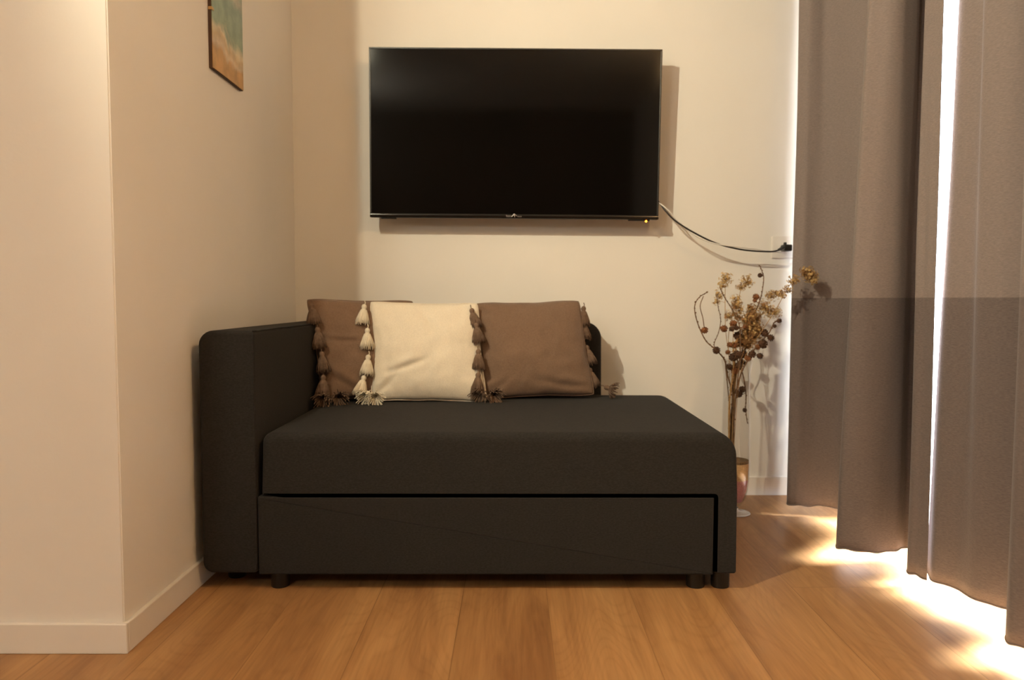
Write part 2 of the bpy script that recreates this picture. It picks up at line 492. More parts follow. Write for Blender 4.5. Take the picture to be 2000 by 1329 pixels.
# seat mattress together with its right end panel (one upholstered piece)
prof = rounded([(-0.685, 0.266, 0.004), (-0.685, 0.437, 0.028), (0.609, 0.437, 0.062), (0.609, 0.050, 0.007), (0.551, 0.050, 0.005), (0.551, 0.266, 0.006)], 8)
prof = [q for i, q in enumerate(prof) for q in ([q] if abs(prof[(i+1) % len(prof)][1]-q[1]) < 0.15 else [(q[0], q[1]+(prof[(i+1) % len(prof)][1]-q[1])*k/6) for k in range(6)])]
# subdivide the long top run so it can crown
top = []
for i, (x, z) in enumerate(prof):
    top.append((x, z))
    x2, z2 = prof[(i+1) % len(prof)]
    if abs(z-0.437) < 1e-4 and abs(z2-0.437) < 1e-4 and abs(x2-x) > 0.3:
        for k in range(1, 24):
            top.append((x+(x2-x)*k/24, z))
seat = rimmed(top, SY, 2.875, lambda x, z: 0.006 + 0.018*min(1, max(0, (z-0.28)/0.12)), 6)
bmesh.ops.recalc_face_normals(seat, faces=seat.faces)
for v in seat.verts:
    if v.co.z > 0.42:
        u = (v.co.x+0.685)/1.294
        t = (v.co.y-SY)/0.84
        v.co.z += 0.004*sin(pi*max(0, min(1, u)))*(0.4+0.6*sin(pi*max(0, min(1, t))))
so = spart('seat', seat, M['sofa'], angle=35)
# drawer
dr = prism(rounded([(-0.697, 0.047, 0.004), (-0.697, 0.2632, 0.004), (0.547, 0.2632, 0.004), (0.546, 0.047, 0.004)], 3), SY-0.001, SY+0.03, 0.005, 3)
spart('drawer', dr, M['sofa'], angle=40)
spart('carcass', nb(-0.692, 0.600, SY+0.034, 2.86, 0.054, 0.300), M['sofa_dark'], smooth=False)
# back cushion, free standing corner on the right
bk = rimmed(rounded([(-0.698, 0.40, 0.03), (-0.698, 0.712, 0.032), (0.338, 0.712, 0.062), (0.338, 0.40, 0.03)], 8), 2.885, 3.03, lambda x, z: 0.028, 5)
for v in bk.verts:
    if v.co.z > 0.6: v.co.y += 0.018*(v.co.z-0.6)/0.11
spart('backrest', bk, M['sofa'], angle=60)
bb = nb(-0.69, 0.60, 2.885, 3.02, 0.05, 0.40, bev=0.01)
spart('back_frame', bb, M['sofa'], angle=40)
for lx, ly in ((-0.652, SY+0.045), (0.508, SY+0.045), (0.577, SY+0.045), (-0.80, SY+0.12), (-0.80, 2.93), (0.577, 2.80)):
    lg = bmesh.new()
    lathe(lg, [(0.0235, 0.0), (0.0255, 0.003), (0.0255, 0.048), (0.022, 0.052)], 28, (lx, ly, 0), True, True)
    spart('leg', lg, M['black_plastic'], angle=40)

# ------------------------------------------------------------------ tasselled pillows
def tassel_mesh(seed, m, splay=False):
    rnd = random.Random(seed)
    bm = bmesh.new()
    # loop and tied head
    tube(bm, spline([(0, 0, 0.004), (0.003, 0.001, -0.004), (0.0, 0.0, -0.012)], 4), 0.0016, 5)
    lathe(bm, [(0.001, -0.008), (0.006, -0.010), (0.0095, -0.016), (0.0085, -0.023), (0.0075, -0.026), (0.0098, -0.028), (0.010, -0.032)], 12, (0, 0, 0), True, False)
    if not splay:
        lathe(bm, [(0.0098, -0.029), (0.015, -0.042), (0.0195, -0.060), (0.021, -0.074), (0.004, -0.075)], 16, (0, 0, 0), False, True)
        N = 58
        for i in range(N):
            a = 2*pi*i/N + rnd.uniform(-.08, .08)
            R = rnd.uniform(0.020, 0.0265); zl = -0.082 + rnd.uniform(-0.004, 0.006)
            w_ = rnd.uniform(-.12, .12)
            pts = [(0.0095*cos(a), 0.0095*sin(a), -0.029), (0.016*cos(a+w_), 0.016*sin(a+w_), -0.044),
                   (R*0.88*cos(a+w_), R*0.88*sin(a+w_), -0.062), (R*cos(a), R*sin(a), zl)]
            tube(bm, pts, 0.00135, 4)
    else:
        N = 80
        for i in range(N):
            a = 2*pi*i/N + rnd.uniform(-.1, .1)
            R = rnd.uniform(0.020, 0.036); zz = -0.040 - rnd.uniform(0, 0.022)
            pts = [(0.008*cos(a), 0.008*sin(a), -0.028), (R*0.55*cos(a), R*0.55*sin(a), -0.034),
                   (R*0.9*cos(a), R*0.9*sin(a), (zz-0.034)/2), (R*cos(a), R*sin(a), zz)]
            tube(bm, pts, 0.0015, 4)
    me = bpy.data.meshes.new('tassel')
    bmesh.ops.recalc_face_normals(bm, faces=bm.faces)
    bm.to_mesh(me); bm.free()
    me.materials.append(m)
    me.polygons.foreach_set('use_smooth', [True]*len(me.polygons))
    return me

TM = {c: [tassel_mesh(s, M[c+'_yarn']) for s in (1, 2, 3)] + [tassel_mesh(9, M[c+'_yarn'], True)] for c in ('brown', 'cream')}

def pillow(name, label, colour, centre, yaw, lean, roll, seed, S=0.206, H=0.184, T=0.058, tass=(), crease=(), shear=0.0):
    rnd = random.Random(seed)
    root = empty(name, centre, label, 'pillow')
    R = Matrix.Rotation(yaw, 4, 'Z') @ Matrix.Rotation(-lean, 4, 'X') @ Matrix.Rotation(roll, 4, 'Y')
    root.matrix_world = Matrix.Translation(centre) @ R
    bm = bmesh.new()
    n = 56
    off = Vector((seed*3.1, seed*1.7, 0))
    def P(i, j, side):
        u = -1 + 2*i/n; v = -1 + 2*j/n
        # sides bow inwards between the corners
        bx = 1 - 0.060*(1-v*v) - 0.05*u**6*v**6 + 0.010*noise.noise(Vector((v*2.6, u, seed)))
        bz = 1 - 0.055*(1-u*u) - 0.05*u**6*v**6 + 0.012*noise.noise(Vector((u*2.6, v, seed+4)))
        x = u*bx*S*(1-0.02*v) - shear*v; z = v*bz*H
        prof_ = (max(0, 1-abs(u)**2.6)**0.62)*(max(0, 1-abs(v)**2.6)**0.62)
        t = T*prof_
        e = min(1-abs(u), 1-abs(v))
        # seam puckers near the border, broad folds inside
        wv = noise.noise(Vector((x*16, z*16, 3*side))+off)*0.0055
        wv += noise.noise(Vector((x*42, z*30, 5*side))+off)*0.0024*min(1, e*6)
        wv += noise.noise(Vector((u*14, 0.3, 9*side))+off)*0.004*math.exp(-(1-abs(v))*9)
        wv += noise.noise(Vector((v*14, 0.7, 4*side))+off)*0.004*math.exp(-(1-abs(u))*9)
        for (cx_, cz_, ang, ln, dp, wd) in crease:
            dx, dz = u-cx_, v-cz_
            a_ = dx*cos(ang)+dz*sin(ang); b_ = -dx*sin(ang)+dz*cos(ang)
            b_ -= 0.18*a_*a_
            wv -= dp*math.exp(-(a_/ln)**2)*(math.exp(-(b_/wd)**2) - 0.6*math.exp(-((b_-2.2*wd)/(wd*1.5))**2))
        k = min(1, e*14)
        # sag: more stuffing low down
        t *= 1 + 0.16*(-v)
        return Vector((x, side*(t + wv*k), z))
    V = {}
    for side in (-1, 1):
        for i in range(n+1):
            for j in range(n+1):
                edge = i in (0, n) or j in (0, n)
                key = (i, j, 0 if edge else side)
                if key not in V:
                    p = P(i, j, side)
                    if edge: p.y = 0.003*noise.noise(Vector((i*.3, j*.3, seed)))
                    V[key] = bm.verts.new(p)
    def g(i, j, s):
        return V[(i, j, 0 if (i in (0, n) or j in (0, n)) else s)]
    for side in (-1, 1):
        for i in range(n):
            for j in range(n):
                f = [g(i, j, side), g(i+1, j, side), g(i+1, j+1, side), g(i, j+1, side)]
                bm.faces.new(f if side < 0 else f[::-1])
    obj('pillow_cover', bm, M[colour+'_cloth'], root, smooth=True)
    # piped seam
    pp = bmesh.new()
    ring = [P(i, 0, 1) for i in range(n)] + [P(n, j, 1) for j in range(n)] + [P(n-i, n, 1) for i in range(n)] + [P(0, n-j, 1) for j in range(n+1)]
    ring = [Vector((p.x, 0, p.z)) for p in ring]
    tube(pp, ring, 0.0018, 5, caps=False)
    obj('seam', pp, M[colour+'_cloth'], root, smooth=True)
    Ri = R.to_3x3().inverted()
    for q, (sx, v, mi, ox, tilt, dy) in enumerate(tass):
        x = sx*S*(1-0.055*(1-v*v))*(1-0.02*v) - shear*v ; z = v*H
        o = bpy.data.objects.new('tassel', TM[colour][mi])
        COL.objects.link(o)
        o.parent = root
        # hangs by its own weight: world down expressed in the pillow's frame
        W = Matrix.Rotation(tilt[0], 3, 'X') @ Matrix.Rotation(tilt[1], 3, 'Y') @ Matrix.Rotation(rnd.uniform(0, 6), 3, 'Z')
        rot = (Ri @ W)
        o.matrix_local = Matrix.Translation(Vector((x+ox, 0, z)) + Ri @ Vector((0, dy, 0))) @ rot.to_4x4()
    return root

# tass: side, height, mesh, x offset, (tilt about x, tilt about y), y offset towards the room
pillow('tasselled_pillow', 'brown tasselled pillow on the sofa, leaning against the left arm', 'brown',
       (-0.518, 2.742, 0.622), radians(24), radians(16), radians(1), 1, T=0.050, H=0.188, shear=0.024,
       tass=[(-1, .93, 0, .034, (-.10, -.15), -.060), (-1, .48, 1, .036, (-.05, -.12), -.066), (-1, .02, 2, .036, (-.05, -.12), -.070), (-1, -.42, 0, .034, (-.1, .05), -.070), (-1, -.80, 3, .034, (-1.15, .1), -.065), (-.66, -.84, 3, 0, (-1.3, -.3), -.04)],
       crease=[(-.55, .12, -.1, .35, .006, .035), (-.6, -.72, -.7, .3, .008, .05)])
pillow('tasselled_pillow', 'cream tasselled pillow standing between the two brown pillows', 'cream',
       (-0.312, 2.715, 0.614), radians(2), radians(17), radians(1), 2, H=0.187, shear=0.016,
       tass=[(-1, .97, 0, -.006, (-.05, .10), -.045), (-1, .50, 1, -.004, (-.05, .02), -.048), (-1, -.02, 2, -.004, (-.08, .10), -.045), (-1, -.42, 0, -.016, (-.15, .25), -.042), (-1, -.76, 3, .004, (-1.15, .25), -.04), (-.93, -.80, 3, .010, (-1.3, -.2), -.05)],
       crease=[(-.35, -.38, .35, .32, .010, .05), (.1, .55, -.9, .25, .005, .05), (-.75, -.75, .75, .25, .008, .06)])
pillow('tasselled_pillow', 'brown tasselled pillow at the right end of the row, beside the bare backrest corner', 'brown',
       (0.070, 2.775, 0.619), radians(3), radians(16), radians(-1.5), 3, S=0.207, shear=0.014,
       tass=[(-1, .92, 1, -.004, (-.0, -.25), -.068), (-1, .62, 0, .004, (-.05, -.15), -.076), (-1, .10, 2, .002, (-.05, -.02), -.082), (-1, -.36, 1, -.004, (-.1, .05), -.078), (-.96, -.74, 3, .0, (-1.1, .3), -.050), (-.86, -.80, 3, .014, (-1.25, -.3), -.055),
             (1, .90, 2, .010, (.0, .0), .0), (1, .60, 0, .008, (.0, -.05), .01), (1, .08, 1, .004, (0, -.25), .01), (1, -.38, 2, .0, (0, -.25), .01), (1, -.80, 3, .030, (-.5, -1.2), .01)],
       crease=[(-.7, -.80, .6, .25, .007, .06), (.5, -.82, -.1, .4, .007, .06), (-.85, .8, -.8, .2, .006, .06)])

# ------------------------------------------------------------------ television
TVC = Vector((0.0052, 2.957, 1.436))
tv = empty('television', TVC, 'large black flat-screen television mounted on the back wall, switched off', 'television')
tv.rotation_euler = (radians(1.9), radians(0.50), 0)
Wt, Ht = 0.5605, 0.322
body = nb(-Wt, Wt, 0.004, 0.030, -Ht, Ht, bev=0.003)
obj('housing', body, M['tv_shell'], tv, smooth=True, angle=40)
be = bmesh.new()
box(be, -Wt, Wt, 0.0, 0.006, Ht-0.006, Ht, bev=.0012); box(be, -Wt, -Wt+0.006, 0, 0.006, -Ht+.017, Ht-.006, bev=.0012); box(be, Wt-0.006, Wt, 0, 0.006, -Ht+.017, Ht-.006, bev=.0012)
obj('bezel', be, M['tv_shell'], tv)
obj('screen', nb(-Wt+0.006, Wt-0.006, 0.002, 0.005, -Ht+0.017, Ht-0.006), M['tv_screen'], tv)
ch = bmesh.new()
tube(ch, [(-Wt+0.0005, -0.001, -Ht+0.0085), (Wt-0.0005, -0.001, -Ht+0.0085)], 0.0085, 16)
for v in ch.verts: v.co.y = -0.001 + (v.co.y+0.001)*0.55
obj('lower_strip', ch, M['tv_chin'], tv, smooth=True, angle=50)
# maker's mark: a little silver peak over a word too small to read
lg = bmesh.new()
def bar(a, b, t=0.0010, y=-0.0068):
    a = Vector((a[0], y, a[1])); b = Vector((b[0], y, b[1]))
    tube(lg, [a, b], t, 4)
z0 = -Ht+0.0058
for k, x in enumerate((-0.029, -0.0245, -0.020, -0.0155, -0.011)):
    bar((x, z0), (x+0.0026, z0), .0007); bar((x, z0), (x, z0+0.0042), .0006); bar((x, z0+.0042), (x+.0024, z0+.0042), .0006)
bar((-0.031, z0+.007), (-0.029, z0+.001), .0009)
for k, x in enumerate((0.0125, 0.017, 0.0215, 0.026)):
    bar((x, z0), (x+0.0026, z0), .0006); bar((x+.0013, z0), (x+.0013, z0+.0038), .0006)
bar((-0.009, z0+.001), (0.0, z0+.0115), .0013); bar((0.0, z0+.0115), (0.010, z0+.0035), .0013); bar((0.0, z0+.0105), (0.002, z0-.001), .0016); bar((-0.003, z0+.007), (0.003, z0+.006), .0018)
obj('logo', lg, M['silver'], tv)['label'] = 'small silver logo with a peak'
rear = nb(-0.40, 0.40, 0.029, 0.062, -0.29, 0.12, bev=0.008)
obj('rear_housing', rear, M['tv_shell'], tv, smooth=True, angle=40)
mt = nb(-0.11, 0.11, 0.060, 0.108, -0.12, 0.10, bev=0.003)
obj('wall_bracket', mt, M['tv_shell'], tv)
for sx in (-0.49, 0.475):
    obj('foot_socket', nb(sx-0.03, sx+0.03, 0.006, 0.024, -Ht-0.005, -Ht+0.002, bev=.002), M['tv_shell'], tv)
ir = nb(0.498, 0.528, 0.004, 0.022, -Ht-0.005, -Ht+0.001, bev=.0015)
io = obj('sensor_window', ir, M['tv_chin'], tv)
ld = bmesh.new(); bmesh.ops.create_uvsphere(ld, u_segments=12, v_segments=8, radius=0.0042, matrix=Matrix.Translation((0.514, 0.006, -Ht-0.006)))
obj('standby_light', ld, M['led'], io, smooth=True)['label'] = 'glowing orange standby light'

# ------------------------------------------------------------------ cables, socket
CP = [(0.545, 3.0, 1.20), (0.563, 2.99, 1.186), (0.59, 2.965, 1.143), (0.629, 2.96, 1.103), (0.705, 2.96, 1.056), (0.791, 2.965, 1.017), (0.892, 2.97, 0.993), (0.994, 2.975, 0.986), (1.037, 2.985, 0.992), (1.068, 3.005, 1.002)]
c = tube(bmesh.new(), spline(CP, 8), 0.0032, 8)
bc = obj('power_cable', c, M['black_cord'], smooth=True)
tag(bc, 'black power cable sagging from the television to the wall socket', 'cable')
S_ = spline(CP[:-1] + [(1.062, 3.03, 0.985)], 8)
wp = []
for i, p in enumerate(S_):
    t = i/(len(S_)-1); a = t*15.0+2.2
    # wound loosely round the black one, drooping behind it further on
    wp.append(p + Vector((0.005*cos(a), 0.007*sin(a)-0.001, 0.0075*cos(a)+0.001)))
c = tube(bmesh.new(), wp, 0.0026, 8)
tag(obj('antenna_cable', c, M['white_cord'], smooth=True), 'thin white cable twisted around the black television cable', 'cable')
sk = empty('wall_socket', (1.083, YB, 1.009), 'white square wall socket beside the curtain edge', 'socket')
obj('cover_plate', nb(-0.045, 0.045, -0.009, 0.001, -0.044, 0.044, bev=0.003), M['white_plastic'], sk, smooth=True, angle=40)
ins = lathe(bmesh.new(), [(0.021, 0), (0.021, 0.012), (0.019, 0.0125)], 32, cap1=True)
bmesh.ops.rotate(ins, verts=ins.verts, cent=(0, 0, 0), matrix=Matrix.Rotation(pi/2, 3, 'X'))
obj('socket_ring', ins, M['white_plastic'], sk, smooth=True, angle=40)
pg = empty('power_plug', (1.083, 3.056, 1.004), 'black angled power plug pushed into the white wall socket', 'plug')
pm = bmesh.new()
box(pm, -0.014, 0.020, -0.045, 0.0, -0.013, 0.013, bev=0.005)
obj('plug_body', pm, M['black_cord'], pg, smooth=True, angle=40)
pm = bmesh.new()
tube(pm, [(-0.013, -0.040, -0.001), (-0.026, -0.046, -0.003), (-0.040, -0.052, -0.008)], lambda t: 0.008-0.005*t, 10)
box(pm, -0.012, -0.002, -0.042, -0.028, 0.008, 0.022, bev=0.003)
obj('strain_relief', pm, M['black_cord'], pg, smooth=True, angle=50)

# ------------------------------------------------------------------ picture on the left wall
pic = empty('beach_picture', (XL, 2.231, 1.47), 'unframed beach picture of teal surf and sand on the left wall', 'picture')
obj('backing', nb(0.0, 0.010, 0.0, 0.25, 0.0, 0.40, bev=0.001), M['frame_wood'], pic)
obj('print', nb(0.0095, 0.012, 0.002, 0.2485, 0.002, 0.3985), M['print'], pic)
obj('clip', nb(0.002, 0.0135, -0.002, 0.012, 0.165, 0.174, bev=0.0008), M['clip'], pic)

# ------------------------------------------------------------------ vase and its fill
VX, VY = 0.828, 2.80
G = 'dried flowers in the tall glass vase'
vase = empty('glass_vase', (VX, VY, 0), 'tall clear footed glass vase on the floor behind the right end of the sofa', 'vase')
out_ = [(0.0565, 0.575), (0.053, 0.555), (0.0475, 0.52), (0.0480, 0.46), (0.0500, 0.38), (0.0515, 0.28), (0.0520, 0.18), (0.0505, 0.13), (0.044, 0.085), (0.033, 0.052), (0.020, 0.032), (0.0125, 0.022)]
inn = [(r-0.003, z+0.0015 if z < .5 else z) for r, z in out_]
prof = inn[:-1] + [(0.004, 0.032)]
body = bmesh.new()
lathe(body, out_, 56)
lathe(body, [(r-0.0028, z+0.001) for r, z in out_[:-2]] + [(0.003, 0.040)], 56)
lathe(body, [(0.0565, 0.575), (0.0552, 0.5775), (0.0537, 0.576)], 56)
obj('bowl', body, M['glass'], vase, smooth=True)
ft = lathe(bmesh.new(), [(0.0125, 0.022), (0.013, 0.014), (0.020, 0.0085), (0.045, 0.0060), (0.0555, 0.0045), (0.057, 0.0025), (0.0555, 0.0008), (0.001, 0.001)], 56)
M['foot'] = mat('pale_glass_foot', (0.62, 0.60, 0.58), 0.12)
obj('foot', ft, M['foot'], vase, smooth=True)['label'] = 'pale round glass foot'
def fillmesh(z0, z1, shrink=0.0045):
    pr = [(max(0.004, r-shrink), z) for r, z in out_ if z0 < z < z1]
    def rat(z):
        for (ra, za), (rb, zb) in zip(out_, out_[1:]):
            if zb <= z <= za: return rb+(ra-rb)*(z-zb)/(za-zb)
        return .02
    pr = [(max(.004, rat(z1)-shrink), z1)] + pr + [(max(.004, rat(z0)-shrink), z0)]
    return lathe(bmesh.new(), pr[::-1], 40, (VX, VY, 0), True, True)
tag(obj('pink_sand', fillmesh(0.045, 0.130), M['sand_pink'], smooth=True, angle=40), 'pink decorative sand in the bottom of the glass vase', 'sand', kind='stuff')
tag(obj('tan_sand', fillmesh(0.1305, 0.192), M['sand_tan'], smooth=True, angle=40), 'tan sand layer above the pink sand in the glass vase', 'sand', kind='stuff')
tag(obj('dry_moss', fillmesh(0.1925, 0.203), M['sand_rim'], smooth=True, angle=40), 'thin brown moss layer topping the sand in the vase', 'moss', kind='stuff')

# ------------------------------------------------------------------ dried stems
def cone_bm(bm, c, r, axis, seed):
    rnd = random.Random(seed)
    c = Vector(c)
    q = Vector(axis).normalized().to_track_quat('Z', 'Y')
    # core
    bmesh.ops.create_icosphere(bm, subdivisions=2, radius=r*0.82, matrix=Matrix.Translation(c) @ q.to_matrix().to_4x4() @ Matrix.Diagonal((1, 1, 1.1, 1)))
    rows = 5
    for k in range(rows):
        ph = -1.1 + 2.2*k/(rows-1)
        m_ = max(5, int(9*cos(ph)))
        for s in range(m_):
            a = 2*pi*(s + 0.5*(k % 2))/m_
            n_ = Vector((cos(a)*cos(ph), sin(a)*cos(ph), sin(ph)))
            t1 = Vector((-sin(a), cos(a), 0)); t2 = n_.cross(t1)
            base = n_*r*0.72
            tip = n_*r*rnd.uniform(1.02, 1.14) - t2*r*0.18 + Vector((0, 0, 0.12*r))
            w1 = r*0.36
            pts = [base - t1*w1*.6, base + t1*w1*.6, tip + t1*w1*.75, tip - t1*w1*.75]
            vs = [bm.verts.new(c + q @ p) for p in pts]
            ap = bm.verts.new(c + q @ (n_*r*0.98 + t2*0.0 + Vector((0, 0, .35*r))))
            bm.faces.new(vs)
            bm.faces.new((vs[2], vs[3], ap)); bm.faces.new((vs[0], vs[3], ap)); bm.faces.new((vs[1], vs[2], ap))

def branch(label, pts, cones, rad=0.0018, seed=0, group=None, m='twig', buds=True, side=()):
    rnd = random.Random(seed)
    rad *= 1.6
    base = Vector(pts[0])
    root = empty('dried_larch_branch', base, label, 'dried branch', group)
    P = [Vector(p)-base for p in pts]
    # small random depth so the stems do not lie in one plane
    for i in range(1, len(P)): P[i].y += rnd.uniform(-.010, .010)
    sp_ = spline(P, 7)
    bm = tube(bmesh.new(), sp_, lambda t: rad*(1-0.45*t), 6)
    if buds:
        for p in sp_[::2]:
            d = Vector((rnd.uniform(-1, 1), rnd.uniform(-1, 1), rnd.uniform(0, 1))).normalized()
            q = p + d*rad*0.9
            bmesh.ops.create_icosphere(bm, subdivisions=1, radius=rad*rnd.uniform(.9, 1.35), matrix=Matrix.Translation(q))
    for s in side:
        tube(bm, spline([Vector(x)-base for x in s], 5), rad*.55, 5)
    obj('twig', bm, M[m], root, smooth=True)
    for k, (x, y, z, r, mm) in enumerate(cones):
        cp = Vector((x, y, z))-base
        near = min(sp_, key=lambda p: (p-cp).length)
        cp.y = near.y + rnd.uniform(-.006, .006)
        cb = bmesh.new(); r *= 1.1
        if (near-cp).length > r*0.7:
            tube(cb, [near, (near+cp)/2 + Vector((0, 0, -.002)), cp], 0.0011, 5)
        ax = (cp-near) if (near-cp).length > .003 else Vector((rnd.uniform(-1, 1), rnd.uniform(-.5, .5), 1))
        cone_bm(cb, cp, r, ax, seed*10+k)
        obj('cone', cb, M[mm], root)
    return root

K, Rr = 'cone', 'cone_red'
branch('dried larch twig arching out to the left of the vase', [(0.821, 2.80, 0.21), (0.81, 2.79, 0.432), (0.795, 2.79, 0.51), (0.780, 2.79, 0.575), (0.742, 2.78, 0.615), (0.705, 2.78, 0.65), (0.674, 2.78, 0.716), (0.664, 2.78, 0.772), (0.68, 2.78, 0.806), (0.71, 2.78, 0.828)],
       [(0.699, 2.78, 0.687, .011, Rr), (0.745, 2.78, 0.612, .012, K)], seed=1, side=[[(0.699, 2.775, 0.69), (0.692, 2.77, 0.73), (0.680, 2.765, 0.775), (0.690, 2.76, 0.812)]])
branch('thin dried twig rising left of centre above the vase rim', [(0.822, 2.81, 0.21), (0.80, 2.80, 0.45), (0.789, 2.80, 0.54), (0.779, 2.80, 0.580), (0.749, 2.8, 0.612), (0.744, 2.8, 0.635), (0.759, 2.8, 0.677), (0.766, 2.8, 0.724), (0.754, 2.8, 0.772), (0.749, 2.8, 0.819)],
       [(0.777, 2.79, 0.692, .0115, Rr)], rad=.0013, seed=2)
branch('straight dried twig slanting up and left from the cones', [(0.812, 2.79, 0.21), (0.815, 2.78, 0.40), (0.829, 2.77, 0.585), (0.826, 2.77, 0.697), (0.798, 2.77, 0.763), (0.769, 2.77, 0.809), (0.752, 2.77, 0.837)],
       [(0.819, 2.77, 0.598, .014, K), (0.806, 2.77, 0.712, .0115, Rr), (0.800, 2.77, 0.692, .009, K), (0.815, 2.77, 0.696, .008, K), (0.843, 2.77, .70, .007, Rr)], rad=.0015, seed=3)
branch('tallest dried twig standing upright with one round cone near its tip', [(0.815, 2.82, 0.21), (0.82, 2.82, 0.42), (0.835, 2.82, 0.542), (0.875, 2.82, 0.695), (0.904, 2.82, 0.772), (0.918, 2.82, 0.819), (0.927, 2.82, 0.876), (0.924, 2.82, 0.904), (0.914, 2.82, 0.925)],
       [(0.915, 2.82, 0.889, .0075, K), (0.901, 2.82, 0.809, .0105, Rr), (0.896, 2.82, .795, .007, Rr)], rad=.0015, seed=4)
branch('dried twig leaning right with a row of dark round cones', [(0.812, 2.78, 0.21), (0.812, 2.765, 0.38), (0.827, 2.76, 0.51), (0.872, 2.76, 0.604), (0.903, 2.76, 0.642), (0.933, 2.76, 0.679), (0.951, 2.76, 0.713), (0.965, 2.76, 0.724)],
       [(0.964, 2.76, 0.722, .008, K), (0.951, 2.76, 0.703, .006, K), (0.920, 2.76, 0.675, .0125, K), (0.936, 2.76, 0.661, .011, K), (0.910, 2.76, 0.638, .0145, K), (0.894, 2.76, 0.626, .009, Rr), (0.898, 2.76, 0.594, .010, K), (.873, 2.76, .600, .012, K), (.860, 2.76, .583, .010, Rr)], seed=5)
branch('short dried twig hanging inside the vase with small cones', [(0.821, 2.785, 0.584), (0.850, 2.79, 0.518), (0.862, 2.79, 0.443), (0.858, 2.785, 0.395), (0.864, 2.785, 0.342)],
       [(0.848, 2.785, 0.467, .011, K), (0.828, 2.785, 0.458, .008, K), (0.838, 2.785, 0.448, .011, K), (0.854, 2.785, 0.391, .007, K)], rad=.0016, seed=6)
g1 = 'short cone stems crowding the vase mouth'
lab1 = 'short brown dried stem with cones crowding the vase mouth'
branch(lab1, [(0.802, 2.79, 0.21), (0.797, 2.79, 0.393), (0.804, 2.79, 0.488), (0.815, 2.79, 0.583), (0.805, 2.79, 0.64)], [(0.797, 2.79, 0.633, .009, Rr), (0.812, 2.79, 0.585, .013, K), (0.800, 2.79, 0.55, .011, K), (.793, 2.79, .605, .008, Rr)], rad=.0022, seed=7, group=g1, m='twig_pale')
branch(lab1, [(0.812, 2.83, 0.21), (0.817, 2.825, 0.387), (0.826, 2.82, 0.503), (0.86, 2.82, 0.605), (0.868, 2.82, 0.65)], [(0.868, 2.82, 0.630, .012, Rr), (0.855, 2.82, 0.595, .013, K), (0.85, 2.82, 0.565, .011, K), (.842, 2.82, .633, .010, Rr)], rad=.0022, seed=8, group=g1)
branch(lab1, [(0.814, 2.80, 0.21), (0.818, 2.80, 0.43), (0.818, 2.80, 0.56), (0.820, 2.80, 0.62), (0.828, 2.8, 0.67)], [(0.828, 2.8, 0.665, .013, K), (0.815, 2.8, 0.63, .011, Rr), (0.833, 2.8, 0.554, .013, K), (.838, 2.8, .645, .010, K), (.819, 2.8, .535, .012, Rr)], rad=.0022, seed=9, group=g1, m='twig_pale')

def sprig(label, base, stem, heads, seed, group=None, dark=0.3):
    """feathery dried flower stalk: a stem with fine forks ending in small papery florets"""
    rnd = random.Random(seed)
    b0 = Vector(base)
    root = empty('dried_flower_sprig', b0, label, 'dried flower', group)
    P = [Vector(p)-b0 for p in [base]+stem]
    S = spline(P, 6)
    bm = tube(bmesh.new(), S, 0.0011, 5)
    hd = bmesh.new()
    for (hx, hy, hz, hr, cnt) in heads:
        hr *= 1.75; cnt = int(cnt*2.8)
        h = Vector((hx, hy, hz))-b0
        near = min(S, key=lambda p: (p-h).length + 0.6*max(0, p.z-h.z+0.5*hr))
        tube(bm, spline([near, (near+h)/2+Vector((0, 0, .004)), h-Vector((0, 0, hr*.3))], 3), 0.0007, 4)
        for k in range(cnt):
            d = Vector((rnd.gauss(0, 1), rnd.gauss(0, 1), rnd.gauss(0.15, 1))).normalized()
            c = h + d*hr*rnd.uniform(0.35, 1.0)
            tube(bm, [h-Vector((0, 0, hr*.3)), c], 0.0005, 3, caps=False)
            # floret: five thin curled petals
            q = d.to_track_quat('Z', 'Y')
            sz = rnd.uniform(.0032, .0058)
            tw = rnd.uniform(0, 6)
            mi = 1 if rnd.random() < dark else 0
            c0 = hd.verts.new(c)
            for s in range(5):
                a = tw + 2*pi*s/5
                l = hd.verts.new(c + q @ Vector((cos(a-.45)*sz*.7, sin(a-.45)*sz*.7, sz*.35)))
                r = hd.verts.new(c + q @ Vector((cos(a+.45)*sz*.7, sin(a+.45)*sz*.7, sz*.35)))
                t = hd.verts.new(c + q @ Vector((cos(a)*sz*1.1, sin(a)*sz*1.1, sz*.2)))
                f = hd.faces.new((c0, l, t, r)); f.material_index = mi
    obj('stalk', bm, M['twig_pale'], root, smooth=True)
    obj('flower_head', hd, [M['petal'], M['petal_brown']], root)
    return root

